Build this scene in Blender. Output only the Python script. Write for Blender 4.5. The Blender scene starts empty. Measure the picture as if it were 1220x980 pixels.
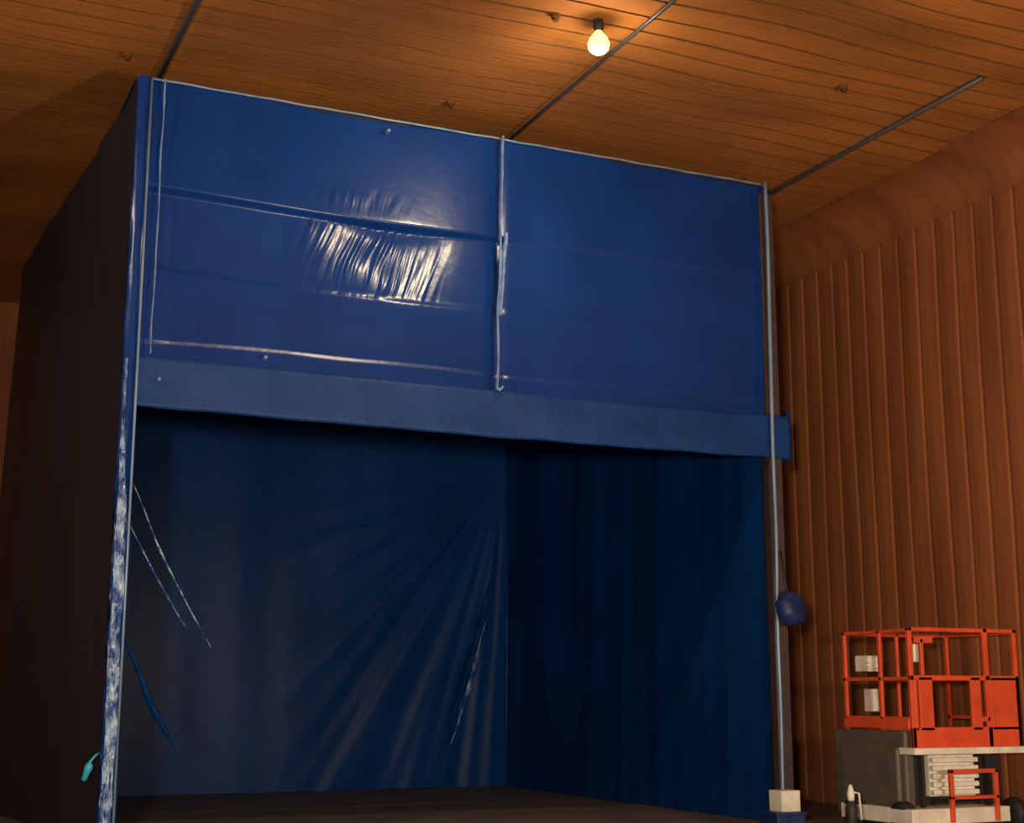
import bpy, bmesh, math, random
from mathutils import Vector, Matrix, noise, Euler
random.seed(7)
scn = bpy.context.scene
try:
    scn.view_settings.view_transform = 'Standard'
    scn.view_settings.look = 'None'
    scn.view_settings.exposure = 0
except Exception as e:
    print(e)

# ------------------------------------------------------------ helpers
def nodes_mat(name):
    m = bpy.data.materials.new(name); m.use_nodes = True
    nt = m.node_tree
    return m, nt, nt.nodes['Principled BSDF']

def N(nt, t, **kw):
    n = nt.nodes.new(t)
    for k, v in kw.items():
        if k in n.inputs: n.inputs[k].default_value = v
        else: setattr(n, k, v)
    return n

def mat_noise(name, c1, c2, scale=3.0, stretch=(1, 1, 1), rough=0.5, bump=0.1, bscale=20, metallic=0.0, spec=0.5,
              detail=4, bdist=0.02, lo=0.35, hi=0.65, coat=0.0, bstretch=None):
    m, nt, b = nodes_mat(name)
    tc = N(nt, 'ShaderNodeTexCoord')
    mp = N(nt, 'ShaderNodeMapping'); mp.inputs['Scale'].default_value = stretch
    nt.links.new(tc.outputs['Object'], mp.inputs[0])
    nz = N(nt, 'ShaderNodeTexNoise'); nz.inputs['Scale'].default_value = scale; nz.inputs['Detail'].default_value = detail
    nt.links.new(mp.outputs[0], nz.inputs['Vector'])
    r = N(nt, 'ShaderNodeValToRGB')
    r.color_ramp.elements[0].position = lo; r.color_ramp.elements[0].color = (*c1, 1)
    r.color_ramp.elements[1].position = hi; r.color_ramp.elements[1].color = (*c2, 1)
    nt.links.new(nz.outputs[0], r.inputs[0]); nt.links.new(r.outputs[0], b.inputs['Base Color'])
    b.inputs['Roughness'].default_value = rough; b.inputs['Metallic'].default_value = metallic
    b.inputs['Specular IOR Level'].default_value = spec
    b.inputs['Coat Weight'].default_value = coat
    b.inputs['Coat Roughness'].default_value = 0.1
    if bump > 0:
        mp2 = N(nt, 'ShaderNodeMapping'); mp2.inputs['Scale'].default_value = bstretch or stretch
        nt.links.new(tc.outputs['Object'], mp2.inputs[0])
        n2 = N(nt, 'ShaderNodeTexNoise'); n2.inputs['Scale'].default_value = bscale; n2.inputs['Detail'].default_value = 3
        nt.links.new(mp2.outputs[0], n2.inputs['Vector'])
        bp = N(nt, 'ShaderNodeBump'); bp.inputs['Strength'].default_value = bump; bp.inputs['Distance'].default_value = bdist
        nt.links.new(n2.outputs[0], bp.inputs['Height']); nt.links.new(bp.outputs[0], b.inputs['Normal'])
    return m

def mat_plain(name, c, rough=0.5, metallic=0.0, spec=0.5):
    d = tuple(x * 0.8 for x in c)
    return mat_noise(name, d, c, scale=6, rough=rough, metallic=metallic, bump=0.05, spec=spec)

def mat_emit(name, c, s):
    m, nt, b = nodes_mat(name)
    b.inputs['Base Color'].default_value = (*c, 1)
    b.inputs['Emission Color'].default_value = (*c, 1)
    b.inputs['Emission Strength'].default_value = s
    return m

def new_mesh(name, verts, faces, mat, smooth=False, parent=None):
    me = bpy.data.meshes.new(name)
    me.from_pydata([tuple(v) for v in verts], [], faces)
    me.materials.append(mat); me.update()
    if smooth:
        for p in me.polygons: p.use_smooth = True
    o = bpy.data.objects.new(name, me); scn.collection.objects.link(o)
    if parent: o.parent = parent
    return o

class Geo:
    def __init__(s): s.v = []; s.f = []
    def box(s, a, b, rot=None, piv=None):
        x0, y0, z0 = a; x1, y1, z1 = b
        P = [Vector(p) for p in ((x0,y0,z0),(x1,y0,z0),(x1,y1,z0),(x0,y1,z0),(x0,y0,z1),(x1,y0,z1),(x1,y1,z1),(x0,y1,z1))]
        if rot is not None:
            c = Vector(piv) if piv is not None else sum(P, Vector()) / 8
            P = [c + rot @ (p - c) for p in P]
        n = len(s.v); s.v += P
        s.f += [tuple(n + i for i in q) for q in ((0,3,2,1),(4,5,6,7),(0,1,5,4),(1,2,6,5),(2,3,7,6),(3,0,4,7))]
        return s
    def tube(s, pts, r, seg=10, cap=True):
        pts = [Vector(p) for p in pts]; n0 = len(s.v)
        rs = r if isinstance(r, (list, tuple)) else [r] * len(pts)
        up = None
        for i, p in enumerate(pts):
            d = (pts[min(i+1, len(pts)-1)] - pts[max(i-1, 0)]).normalized()
            if up is None:
                a = Vector((0,0,1)) if abs(d.z) < .9 else Vector((1,0,0))
            else: a = up
            u = d.cross(a).normalized(); w = u.cross(d).normalized(); up = w
            for k in range(seg):
                t = 2*math.pi*k/seg
                s.v.append(p + (u*math.cos(t) + w*math.sin(t))*rs[i])
        for i in range(len(pts)-1):
            for k in range(seg):
                a = n0+i*seg+k; b = n0+i*seg+(k+1)%seg
                s.f.append((a, b, b+seg, a+seg))
        if cap:
            s.f.append(tuple(n0+k for k in reversed(range(seg))))
            s.f.append(tuple(n0+(len(pts)-1)*seg+k for k in range(seg)))
        return s
    def lathe(s, prof, c, seg=20, rot=None):
        c = Vector(c); n0 = len(s.v); R = rot or Matrix.Identity(3)
        for r, z in prof:
            for k in range(seg):
                t = 2*math.pi*k/seg
                s.v.append(c + R @ Vector((r*math.cos(t), r*math.sin(t), z)))
        for i in range(len(prof)-1):
            for k in range(seg):
                a = n0+i*seg+k; b = n0+i*seg+(k+1)%seg
                s.f.append((a, b, b+seg, a+seg))
        s.f.append(tuple(n0+k for k in reversed(range(seg))))
        s.f.append(tuple(n0+(len(prof)-1)*seg+k for k in range(seg)))
        return s
    def grid(s, fn, nu, nv):
        n0 = len(s.v)
        for j in range(nv+1):
            for i in range(nu+1):
                s.v.append(Vector(fn(i/nu, j/nv)))
        for j in range(nv):
            for i in range(nu):
                a = n0+j*(nu+1)+i
                s.f.append((a, a+1, a+nu+2, a+nu+1))
        return s
    def out(s, name, mat, parent=None, smooth=False, bevel=0, solid=0):
        off = parent.location if parent else Vector()
        o = new_mesh(name, [v - off for v in s.v], s.f, mat, smooth, parent)
        if solid:
            m = o.modifiers.new('solid', 'SOLIDIFY'); m.thickness = solid; m.offset = 0
        if bevel:
            m = o.modifiers.new('bev', 'BEVEL'); m.width = bevel; m.segments = 2; m.limit_method = 'ANGLE'
        return o

def empty(name, loc):
    e = bpy.data.objects.new(name, None); e.location = loc; scn.collection.objects.link(e); return e

def nz(x, y, z=0.0): return noise.noise(Vector((x, y, z)))
def sstep(a, b, x):
    t = max(0, min(1, (x-a)/(b-a))); return t*t*(3-2*t)

# ------------------------------------------------------------ materials
M_ceil = mat_noise('ceiling_wood', (0.23, 0.092, 0.026), (0.45, 0.170, 0.042), scale=0.45, stretch=(0.7, 1.6, 1), rough=0.7, bump=0.3, bscale=4, bdist=0.03, detail=9, bstretch=(0.5, 5, 1), spec=0.2, lo=.3, hi=.62)
M_groove = mat_plain('ceiling_groove', (0.14, 0.06, 0.018), 0.8, spec=.1)  # dark brown paints shade into the plank gaps; sprinkler heads share it
M_wall = mat_noise('wall_corrugated_brown', (0.22, 0.075, 0.03), (0.33, 0.115, 0.044), scale=0.7, stretch=(1, 3, 0.4), rough=0.65, bump=0.2, bscale=5, detail=6, spec=0.2)
M_floor = mat_noise('floor_concrete', (0.12, 0.105, 0.095), (0.18, 0.16, 0.14), scale=1.2, rough=0.7, bump=0.15, bscale=30, detail=8)
M_tarp = mat_noise('blue_plastic_tarp', (0.002, 0.032, 0.19), (0.003, 0.043, 0.245), scale=0.8, rough=0.24, bump=0.10, bscale=9, bdist=0.02, spec=0.42)
M_val = mat_noise('blue_plastic_valance', (0.003, 0.038, 0.18), (0.006, 0.050, 0.23), scale=2, rough=0.45, bump=0.5, bscale=40, bdist=0.01, spec=0.3)
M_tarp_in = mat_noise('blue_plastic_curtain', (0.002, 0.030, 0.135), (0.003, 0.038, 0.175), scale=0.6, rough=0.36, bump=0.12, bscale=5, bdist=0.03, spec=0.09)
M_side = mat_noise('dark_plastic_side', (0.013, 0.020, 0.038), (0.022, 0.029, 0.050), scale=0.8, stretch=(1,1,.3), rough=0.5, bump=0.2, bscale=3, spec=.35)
M_crink = mat_noise('crumpled_plastic_glints', (0.02, 0.10, 0.40), (0.45, 0.65, 0.95), scale=7, stretch=(1,1,.6), rough=0.14, bump=1.0, bscale=12, bdist=0.08, spec=1.0, coat=1.0, lo=.42, hi=.60)  # pale end of the ramp paints glints onto the crumpled plastic
M_pole = mat_noise('bluish_metal_pole', (0.14, 0.25, 0.42), (0.24, 0.38, 0.58), scale=4, stretch=(1,1,.3), rough=0.4, metallic=0.2, bump=0.1, spec=0.6)
M_tape = mat_noise('seam_tape', (0.09, 0.18, 0.46), (0.2, 0.33, 0.65), scale=5, rough=0.3, bump=0.4, bscale=20, spec=0.8)
M_cond = mat_plain('grey_conduit', (0.07, 0.08, 0.11), 0.4, 0.3)
M_dark = mat_plain('black_rubber', (0.02, 0.02, 0.022), 0.6)
M_trim = mat_plain('brown_edge_trim', (0.07, 0.045, 0.045), 0.5)
M_orange = mat_noise('orange_lift_paint', (0.62, 0.075, 0.025), (0.8, 0.10, 0.035), scale=3, rough=0.45, bump=0.05)
M_grey = mat_plain('grey_machine_paint', (0.11, 0.10, 0.08), 0.5)
M_white = mat_noise('white_paint', (0.7, 0.68, 0.6), (0.9, 0.88, 0.8), scale=5, rough=0.45, bump=0.05)
M_cyan = mat_plain('cyan_plastic', (0.05, 0.5, 0.8), 0.3)
M_bulb = mat_emit('bulb_glow', (1.0, 0.78, 0.28), 1.8)
M_navy = mat_noise('navy_padding', (0.006, 0.02, 0.10), (0.012, 0.04, 0.17), scale=4, rough=0.5, bump=0.4, bscale=14)

# ------------------------------------------------------------ room
CZ = 9.0; WX = 13.9; X0 = -9.0; Y0 = -10.0; Y1 = 28.0
g = Geo(); y = Y0; ys = []; k = 0
while y < Y1 + .3:
    p = .36 + .06*nz(k*.7, 2); dz = .004*nz(k*1.3, 5)
    ys += [(y, CZ-.02+dz), (y+p-.040, CZ-.02+dz), (y+p-.036, CZ), (y+p-.004, CZ)]
    y += p; k += 1
xs = [X0 + (WX - X0)*i/60 for i in range(61)]
n = len(xs)
for yy, zz in ys:
    for x in xs:
        g.v.append(Vector((x, yy + 0.14*nz(x*.3, yy*.5, 3), zz + 0.03*nz(x*.6, yy*.5))))
for j in range(len(ys)-1):
    for i in range(n-1):
        a = j*n+i; g.f.append((a, a+n, a+n+1, a+1))
oc = g.out('ceiling', M_ceil)
oc.data.materials.append(M_groove)
for q in oc.data.polygons:
    if (q.index // (n-1)) % 4 != 0: q.material_index = 1
# right wall: vertical rounded ribs
g = Geo(); p = 0.40; y = Y0; ys = []
while y < Y1:
    for f, d in ((0, 0), (.03, .03), (.08, .04), (.5, .048), (.86, .04), (.93, .03), (.96, 0)): ys.append((y + f*p, d))
    y += p
zs = [0, 2, 4, 6, 8, CZ+.05]
for yy, d in ys:
    for z in zs:
        g.v.append(Vector((WX - d, yy + .05*nz(yy, z*.3), z)))
m = len(zs)
for j in range(len(ys)-1):
    for i in range(m-1):
        a = j*m+i; g.f.append((a, a+1, a+m+1, a+m))
g.out('wall_right', M_wall)
# curved cove between the ceiling and the right wall
def cove(u, v):
    a = v*math.pi/2; y = Y0 + (Y1-Y0)*u
    return (WX-.05-.85*(1-math.cos(a))+.02*nz(y, v), y, CZ-.03-.55*(1-math.sin(a))+.01*nz(y*.7, v*2))
Geo().grid(cove, 120, 12).out('trim_1', M_wall, None, True)
Geo().box((X0-.2, Y0-.2, -.2), (WX+.2, Y1+.4, 0)).out('floor', M_floor)
Geo().box((X0-.2, Y0-.2, 0), (X0, Y1+.4, CZ+.1)).out('wall_left', M_wall)
g = Geo().box((X0, Y1, 0), (WX, Y1+.2, CZ+.1))
for i in range(54):
    x = X0 + .2 + i*.42; g.box((x, Y1-.05, 0), (x+.3, Y1+.01, CZ))
g.out('wall_back', M_wall)
Geo().box((X0, Y0-.2, 0), (WX, Y0, CZ+.1)).out('wall_front', M_wall)

# ceiling conduits
for i, (x, ya, yb, r) in enumerate(((2.80, 8, 20, .035), (7.45, 8, 20, .022), (11.85, 12.3, 20, .028))):
    Geo().tube([(x, ya, CZ-.07), (x, (ya+yb)/2, CZ-.07), (x, yb, CZ-.07)], r).out('ceiling_conduit', M_cond, smooth=True)
for x, y in ((2.35,16.0), (6.30,15.7), (10.53,13.27), (6.48,13.06)):
    Geo().lathe([(.05,.05),(.055,0),(.05,-.03),(.02,-.035),(.02,-.05),(.035,-.055),(.035,-.06)], (x, y, CZ-.04), 12).out('sprinkler_head', M_groove, smooth=False)

# ------------------------------------------------------------ booth
BX0, BX1, BY0, BY1, BZ = 2.48, 11.2, 16.0, 24.7, 8.69
VT, VB = 5.34, 4.78
B = empty('blue_tarp_enclosure', (BX0, BY0, 0))

def front(u, v):
    x = BX0 + .04 + (BX1-BX0-.04)*u; z = VT - .05 + (BZ-VT+.05)*v
    m = math.exp(-(((x-5.33)/.86)**2)**2)*math.exp(-(((z-6.83)/.43)**2)**3)
    mu = math.exp(-((x-5.3)/.5)**2)*math.exp(-((z-7.58)/.12)**2)
    d = .035*nz(x*.45, z*.5, 1)*(1-.7*m) + .005*nz(x*1.7, z*1.5, 5)
    lf = 1 - sstep(6.6, 7.8, x)*.8
    # upper sheet hangs over the sheet below it
    zz = 7.38 + .03*math.sin(x*.9)
    d += lf*(.06*(BZ-z) if z > zz else .06*(BZ-zz)*(1-sstep(0, .10, zz-z)))
    zc = 6.36 + .03*math.sin(x*.9)
    d += lf*(.02*math.exp(-((z-zc)/.05)**2) if z > zc else .02*math.exp(-((z-zc)/.22)**2))
    zb = 5.6 + .06*nz(x*.6, 4)
    d += (.018*math.exp(-((z-zb)/.03)**2) if z < zb else .018*math.exp(-((z-zb)/.3)**2)) * (.6+.4*nz(x, 1))
    xx = x - .35*(z-6.85) + .05*nz(x*2, z*2, 1)
    d += m*(-.066*(x-5.35) - .074*(z-6.85))
    M = m + .55*mu
    d += M*(.018*nz(xx*6, z*.7, 2) + .014*nz(xx*13, z*1.2, 4) + .007*nz(xx*26, z*2.0, 6)) + .03*m*nz(x*1.6, z*1.5, 12)
    m2 = math.exp(-((x-2.95)/.3)**2)*math.exp(-((z-6.0)/.4)**2)
    d += m2*.02*nz((x+z)*4, (x-z)*.8, 8)
    d -= .03*math.exp(-((x-7.07)/.10)**2)
    return (x, BY0 - d, z)
g = Geo().grid(front, 760, 180); g.out('front_upper_tarp', M_tarp, B, True)

def valance(u, v):
    x = BX0 + .05 + (BX1+.18-BX0)*u; z = VB + (VT-VB+.03)*v - .03*math.sin(u*3.1) + .02*nz(x*1.5, 0)*(1-v)
    return (x, BY0 - .10 - .02*nz(x*1.0, z*1.5, 3) - .004*nz(x*5, z*5), z)
Geo().grid(valance, 200, 12).out('valance', M_val, B, True, solid=.015)
Geo().grid(lambda u, v: (BX1+.24-.03*math.sin(v*3), BY0-.10+.5*u, VB+(VT-VB+.1)*v - .05*u), 6, 6).out('valance_return', M_val, B, True, solid=.02)

def leftside(u, v):
    y = BY0 + (BY1-BY0)*u; z = BZ*v
    d = .05*nz(y*.7, z*.12, 1) + .015*nz(y*2, z*.2, 3) + .46*sstep(0, 1.05, u)*(1-.15*sstep(.7, 1, v))*(1+.45*(1-sstep(0,.8,v)))
    return (BX0 - d*sstep(0, .06, u) , y, z)
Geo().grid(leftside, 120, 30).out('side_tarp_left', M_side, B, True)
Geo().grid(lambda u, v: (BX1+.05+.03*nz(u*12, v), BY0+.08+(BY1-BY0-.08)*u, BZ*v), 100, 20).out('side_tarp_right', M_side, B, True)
def back(u, v):
    x = BX0 + .03 + (BX1-BX0-.1)*u; z = .01 + (BZ-.05)*v
    ang = math.atan2(BX1 - .2 - x, 5.8 - z + 1e-3) if z < 5.8 else 1.57
    rr = math.hypot(BX1-x, 5.8-z)
    fan = .06*(nz(ang*9, rr*.15, 4) + .5*nz(ang*20, rr*.2, 6))*sstep(.3, 2.0, rr)*(1-sstep(2.5, 5.0, BX1-x))*(1-sstep(4.5,5.6,z))
    d = .05*nz(x*.5, z*.12, 2) + .015*nz(x*1.6, z*.3, 7) + fan
    return (x, BY1 - .18 - d, z)
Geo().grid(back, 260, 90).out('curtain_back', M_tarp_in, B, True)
def rside(u, v):
    y = BY0 + .12 + (BY1-BY0-.25)*u; z = .01 + (BZ-.05)*v
    d = .08*nz(y*.9 + .3*nz(y*.5, z*.3), z*.12, 2) + .03*nz(y*2.6 + z*.15, z*.15, 3)
    return (BX1 - .12 - d, y, z)
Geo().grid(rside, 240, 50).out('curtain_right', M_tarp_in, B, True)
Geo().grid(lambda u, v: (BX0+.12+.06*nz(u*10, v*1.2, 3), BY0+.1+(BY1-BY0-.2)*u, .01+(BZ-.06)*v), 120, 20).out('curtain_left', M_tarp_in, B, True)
Geo().box((BX0-.02, BY0, BZ-.02), (BX1+.05, BY1, BZ)).out('roof_tarp', M_side, B)
Geo().box((BX0-.38, BY1-.03, 0), (BX1, BY1, BZ-.02)).out('back_outer_tarp', M_side, B)

# frame poles
g = Geo()
for x, y in ((BX0+.10, BY0+.05), (BX1-.05, BY0+.12), (BX0+.06, BY1-.1), (BX1-.06, BY1-.1)):
    g.tube([(x, y, 0), (x, y, BZ-.02)], .045, 12)
g.tube([(BX0+.1, BY0+.07, BZ-.08), (BX1-.05, BY0+.07, BZ-.08)], .04, 10)
g.out('frame_poles', M_dark, B, True)
g = Geo(); g.tube([(11.13-.010*(BZ-z)+.006*math.sin(z*2), BY0-.17+.006*math.sin(z*3), z) for z in [i*.29 for i in range(31)]], .026, 12)
g.out('corner_post_right', M_pole, B, True)
g = Geo().box((BX1-.10, BY0-.05, 0), (BX1+.12, BY0+.1, BZ-.12))
g.out('corner_trim_right', M_trim, B, bevel=.02)
g = Geo(); g.tube([(BX0+.15, BY0-.14, z) for z in (0, 3, 6, BZ-.05)], .015, 10)
g.out('corner_post_left', M_pole, B, True)
def wrap(u, v):
    z = BZ*v; a = -2.6 + 2.9*u
    low = 1 - sstep(3.5, 5.6, z)
    r = .10 + (.008+.03*low)*nz(u*5, z*2.2, 4) + .015*low*nz(u*9, z*5, 2)
    return (BX0+.08 + r*math.cos(a), BY0 - .02 + r*math.sin(a), z)
Geo().grid(wrap, 24, 420).out('corner_wrap_plastic', M_tarp, B, True)
def wrap2(u, v):
    z = 5.3*v; w = (.115 + .02*nz(3, z*2)) * (1-.7*sstep(2.8, 4.9, z))
    return (BX0+.01+w*u+.01*nz(1, z*2), BY0-.15 - .04*nz(u*3, z*5, 7) - .05*nz(u*6, z*11, 1), z)
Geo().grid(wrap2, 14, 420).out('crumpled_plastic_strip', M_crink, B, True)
Geo().lathe([(.01,-.10),(.03,-.08),(.035,0),(.045,.05),(.03,.09),(.01,.1)], (2.33, 15.85, .83), 12, Euler((.2,.3,0)).to_matrix()).tube([(2.33,15.85,.9),(2.42,15.9,1.0),(2.47,15.95,1.02)], .012).out('cyan_clip', M_cyan, B, True)

# seam tapes on front
def strip(g, x0, z0, x1, z1, w, off, seed, amp=.02):
    def f(u, v):
        x = x0+(x1-x0)*v + (u-.5)*w*(1+.5*nz(v*9, seed)) + .02*nz(v*5, seed+3)
        z = z0+(z1-z0)*v
        return (x, BY0 - off - amp*(1-(2*u-1)**2) - .01*nz(v*30, seed), z)
    g.grid(f, 6, 80)
g = Geo()
strip(g, 2.78, 8.68, 2.77, 5.38, .022, .13, 1)
g.out('seam_strip_left', M_tape, B, True)
g = Geo()
strip(g, 7.10, 8.70, 7.02, 5.33, .035, .14, 5, .03)
strip(g, 7.15, 7.4, 7.07, 6.3, .06, .12, 9, .04)
g.out('seam_strip_centre', M_tape, B, True)
g = Geo().tube([(7.0, BY0-.18, 5.36), (7.03, BY0-.2, 5.33), (7.09, BY0-.18, 5.38)], .02)
g.out('seam_hook', M_pole, B, True)
g = Geo().tube([(BX0+(BX1-BX0)*i/60, BY0-.05, BZ+.005+.012*nz(i*.4, 2)) for i in range(61)], .014, 8)
g.out('top_hem', M_pole, B, True)
g = Geo()
for x, z, h in ((4.09,5.47,.02), (5.55,8.52,.02), (2.88,5.1,.02)):
    g.box((x-.018, BY0-.14, z-h), (x+.018, BY0-.02, z+h))
g.out('tarp_clips', M_tape, B, bevel=.008)

# thin pleats; the pale ones are painted glints on the folds
def pleat(g, a, b, w, seed):
    a = Vector(a); b = Vector(b); d = (b-a); s = d.cross(Vector((0,1,0))).normalized()
    def f(u, v):
        c = a + d*v; c.z -= .06*math.sin(math.pi*v)
        ww = w*math.sin(math.pi*(.04+.92*v))*(.6+.8*abs(nz(v*7, seed)))
        q = c + s*((u-.5)*ww + .03*nz(v*3, seed+.5))
        q.y += -.6*ww*(1-(2*u-1)**2)
        return q
    g.grid(f, 8, 60)
g = Geo()
pleat(g, (2.66, 15.98, 3.9), (3.70, 16.35, 2.15), .035, 1)
pleat(g, (2.64, 16.0, 3.5), (3.45, 16.35, 2.3), .03, 2)
g.out('pulled_crease_glints', M_crink, B, True)  # whitish strips put the highlights of the pulled folds into colour
g = Geo()
pleat(g, (2.64, 16.02, 2.3), (3.35, 16.3, 1.0), .10, 3)
for k in range(4):
    pleat(g, (10.85-.12*k, 24.33, 4.2-.6*k), (9.9-.08*k, 24.28, 1.3-.3*k), .07, k+20)
g.out('loose_folds', M_tarp_in, B, True)
g = Geo()
for k in range(3):
    pleat(g, (10.55-.12*k, 24.3, 3.0-.5*k), (10.0-.08*k, 24.25, 1.3-.3*k), .035, k+10)
g.out('gathered_crease_glints', M_crink, B, True)  # pale strips drawn as bright streaks on the gathered folds
g = Geo()
pleat(g, (11.0, 24.4, 5.6), (11.0, 24.4, .1), .025, 31)
g.out('corner_seam', M_tarp, B, True)

# ------------------------------------------------------------ hanging padded bundle on right post
e = empty('padded_hanging_bag', (11.20, 15.75, 2.95))
R = Euler((math.radians(80), .35, .2)).to_matrix()
Geo().lathe([(.02,-.13),(.17,-.125),(.235,-.08),(.25,0),(.235,.07),(.17,.13),(.02,.14)], (11.20, 15.70, 2.74), 8, R).out('bag', M_navy, e, True, bevel=.03)
Geo().tube([(11.14,15.70,2.9),(11.12,15.70,3.05),(11.09,15.75,3.5)], .018).out('strap', M_dark, e, True)

# ------------------------------------------------------------ hanging bulb and an added unseen one
def bulb(x, y, pt, sp, tgt):
    e = empty('hanging_light_bulb', (x, y, 8.98))
    bc = Vector((x, y, 8.74))
    Geo().lathe([(.02,.26),(.045,.24),(.06,.2),(.06,.14),(.04,.10)], bc, 16).out('socket', M_dark, e, True)
    Geo().lathe([(.03,.12),(.05,.08),(.10,.02),(.125,-.05),(.115,-.11),(.07,-.155),(.01,-.17)], bc, 20).out('bulb', M_bulb, e, True)
    for kind, en in (('POINT', pt), ('SPOT', sp)):
        if en <= 0: continue
        l = bpy.data.lights.new('bulb_' + kind.lower(), kind); l.energy = en; l.color = (1, .80, .50); l.shadow_soft_size = .10
        lo = bpy.data.objects.new('bulb_' + kind.lower(), l); lo.location = (x, y, 8.44)
        if kind == 'SPOT':
            l.spot_size = math.radians(150); l.spot_blend = 1
            lo.rotation_euler = (Vector(tgt)-lo.location).to_track_quat('-Z', 'Y').to_euler()
        scn.collection.objects.link(lo)
        lo.parent = e; lo.matrix_parent_inverse = Matrix.Translation(e.location).inverted()
bulb(6.97, 12.98, 48, 250, (5.6, 16, 6.4))
bulb(-2.0, 13.0, 360, 0, None)  # added bulb out of view, brightens the left part of the ceiling

def area(name, loc, tgt, size, power, col):  # unseen fill lamp with an invented head and tripod
    l = bpy.data.lights.new(name, 'AREA'); l.shape = 'DISK'; l.size = size; l.energy = power; l.color = col
    o = bpy.data.objects.new(name, l); o.location = loc
    o.rotation_euler = (Vector(tgt)-Vector(loc)).to_track_quat('-Z', 'Y').to_euler()
    scn.collection.objects.link(o)
    g = Geo(); R = (Vector(tgt)-Vector(loc)).to_track_quat('-Z', 'Y').to_matrix()
    e = empty(name.replace('_beam', ''), (loc[0], loc[1], 0))
    g.lathe([(size*.55,.02),(size*.55,.1),(size*.2,.3),(.02,.32)], loc, 24, R); g.out('head', M_dark, e, True)
    g = Geo()
    for k in range(3):
        a = k*2.094; g.tube([(loc[0], loc[1], loc[2]*.7), (loc[0]+.5*math.cos(a), loc[1]+.5*math.sin(a), 0.02)], .02)
    b = Vector(loc) + R @ Vector((0,0,.3)); g.tube([(loc[0], loc[1], loc[2]*.65), b], .025)
    g.out('stand', M_dark, e)
    o.parent = e; o.matrix_parent_inverse = Matrix.Translation(e.location).inverted()
area('added_fill_beam', (-1.5, -1, 2.2), (9, 16, 8.5), .7, 1350, (1, .82, .62))  # added fill behind the camera, lifts booth front and ceiling
area('added_fill_beam', (9.0, 1, 2.2), (9.5, 15, 9), .7, 850, (1, .74, .48))  # second added fill, out of view, aimed up at the ceiling

# ------------------------------------------------------------ scissor lift
LX, LY = 11.68, 14.0; LW, LD = 1.72, 1.3
L = empty('scissor_lift', (LX, LY, 0))
def lb(g, x0, y0, z0, x1, y1, z1): g.box((LX+x0, LY+y0, z0), (LX+x1, LY+y1, z1))
g = Geo()
lb(g, 0,0,1.0, LW,.04,1.24); lb(g, 0,0,1.80, LW,.04,1.86)
lb(g, 0,0,1.0, .06,.05,2.44); lb(g, .06,0,1.2, .10,.04,1.82); lb(g, .13,.0,1.2, .34,.04,1.84)
lb(g, .94,0,1.2, 1.09,.04,1.84); lb(g, 1.09,0,1.3, 1.22,.03,1.36); lb(g, 1.18,0,1.0, 1.25,.05,2.44); lb(g, 1.25,0,1.2, LW,.04,1.84); lb(g, LW-.06,0,1.0, LW,.05,2.44)
lb(g, 0,0,2.39, LW,.05,2.44); lb(g, .10,0,2.25, .38,.03,2.33); lb(g,.18,0,1.86,.23,.04,2.3)
for z in (1.32, 1.80, 2.38): lb(g, 0,.05,z, .04,LD,z+.045)
for y in (.55, LD-.05): lb(g, 0,y,1.0, .04,y+.05,2.42)
for z in (1.32, 1.80, 2.38): lb(g, LW-.04,.05,z, LW,LD,z+.045)
for y in (.55, LD-.05): lb(g, LW-.04,y,1.0, LW,y+.05,2.42)
for z in (1.80, 2.38): lb(g, 0,LD-.04,z, LW,LD,z+.045)
lb(g, .85,LD-.04,1.0, .89,LD,2.42)
lb(g, 0,LD-.03,1.0, LW,LD,1.2)
lb(g, -.02,.05,1.22, .02,LD,1.34)
g.out('guard_rails', M_orange, L, bevel=.006)
g = Geo(); lb(g, -.05,-.08,.92, LW+.02,LD+.02,1.0); g.out('platform_deck', M_white, L, bevel=.01)
g = Geo()
lb(g, .16,.1,2.02, .28,.2,2.24); lb(g, .08,.95,1.92, .32,1.15,2.12); lb(g, .08,.85,1.42, .2,1.0,1.7)
for k in range(3): lb(g, .06,.93,1.95+.07*k, .34,.95,1.975+.07*k)
g.out('control_boxes', M_white, L, bevel=.02)
g = Geo(); lb(g, -.04,.12,.16, .1,LD+.2,1.2); lb(g, -.1,.2,.3, -.02,LD,1.0); g.out('side_cabinet', M_grey, L, bevel=.03)
g = Geo(); lb(g, .12,.02,.1, .16,.1,.92); lb(g,.2,.3,.3,1.6,1.2,.9); lb(g, 1.12,.02,.2, 1.17,.1,.92); g.out('lower_frame', M_dark, L)
g = Geo()
for k in range(5):
    lb(g, .3,.02,.44+.095*k, 1.0,.1,.50+.095*k)
lb(g, .3,.1,.42,1.0,.25,.92)
lb(g, -.2,-.15,.12, 1.3,1.2,.30)
g.out('scissor_stack', M_white, L, bevel=.012)
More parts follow.
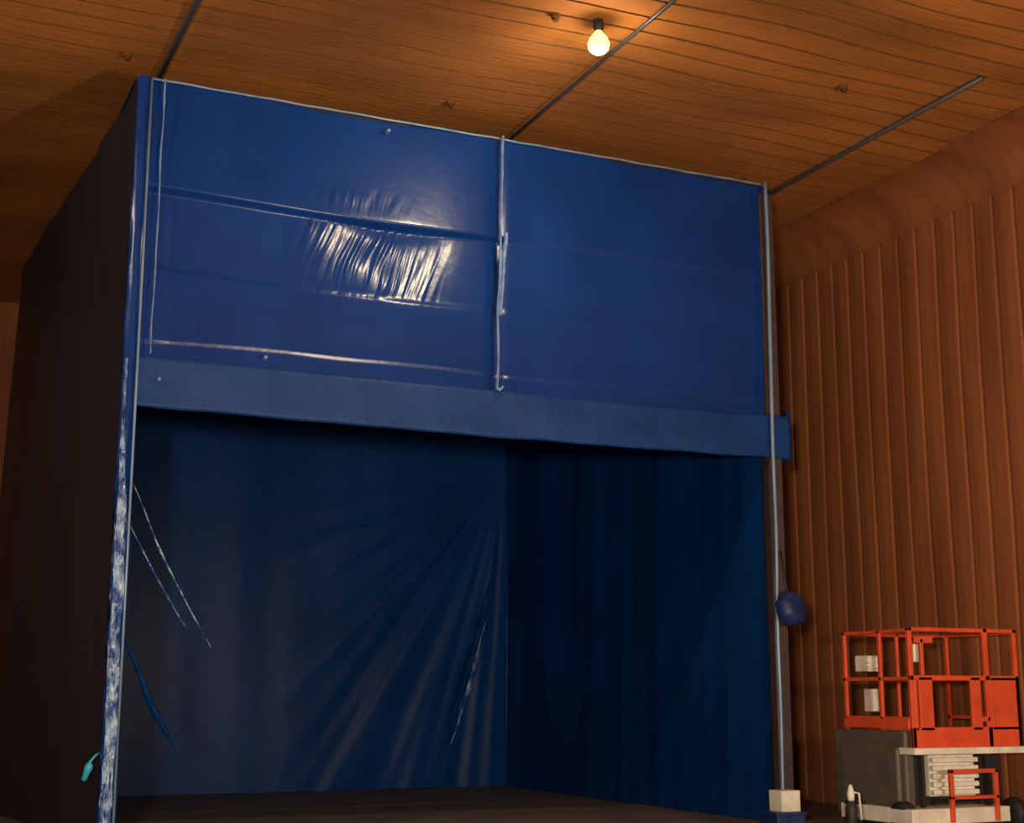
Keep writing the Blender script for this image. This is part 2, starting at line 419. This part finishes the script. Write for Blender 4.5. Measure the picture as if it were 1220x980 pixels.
g = Geo()
lb(g, .36,-.2,.14, .41,-.15,.75); lb(g, 1.05,-.2,.14, 1.10,-.15,.75); lb(g, .36,-.2,.70, 1.10,-.15,.75); lb(g, .36,-.2,.40, 1.10,-.15,.44)
g.out('entry_ladder', M_orange, L, bevel=.006)
g = Geo()
Rw = Matrix.Rotation(math.pi/2, 3, 'Y')
for x in (-.12, LW-.12):
    for y in (.1, 1.0):
        g.lathe([(.05,-.08),(.17,-.08),(.19,-.05),(.19,.05),(.17,.08),(.05,.08)], (LX+x, LY+y, .19), 20, Rw)
g.out('wheels', M_dark, L, True)

# ------------------------------------------------------------ small floor items
e = empty('stacked_crate', (10.6, 15.2, 0))
g = Geo().box((10.38,15.0,0),(10.80,15.4,.20)).box((10.36,14.98,.18),(10.82,15.42,.22)); g.out('base_box', M_navy, e, bevel=.01)
g = Geo().box((10.50,15.08,.22),(10.78,15.34,.47))
for k in range(6): g.box((10.505+.047*k,15.065,.23),(10.53+.047*k,15.09,.46))
g.out('ribbed_box', M_white, e, bevel=.005)
e = empty('fire_extinguisher', (10.72, 14.0, 0))
Geo().lathe([(.06,0),(.07,.01),(.07,.34),(.05,.40),(.02,.42)], (10.72,14.0,0), 18).out('cylinder', M_dark, e, True)
Geo().lathe([(.02,.41),(.04,.42),(.045,.5),(.03,.56),(.015,.6)], (10.72,14.0,0), 14).tube([(10.72,13.99,.52),(10.80,13.95,.5),(10.81,13.94,.2)], .012).out('valve_and_hose', M_white, e, True)

# ------------------------------------------------------------ world, camera
w = bpy.data.worlds.new('world'); scn.world = w; w.use_nodes = True
w.node_tree.nodes['Background'].inputs[0].default_value = (.5, .45, .4, 1)
w.node_tree.nodes['Background'].inputs[1].default_value = .1
cam = bpy.data.cameras.new('camera'); co = bpy.data.objects.new('camera', cam); scn.collection.objects.link(co)
cam.sensor_width = 36; cam.lens = 50.16
co.location = (0, 0, 1.6); co.rotation_euler = (math.radians(90+11.31), 0, math.radians(-24.5))
scn.camera = co
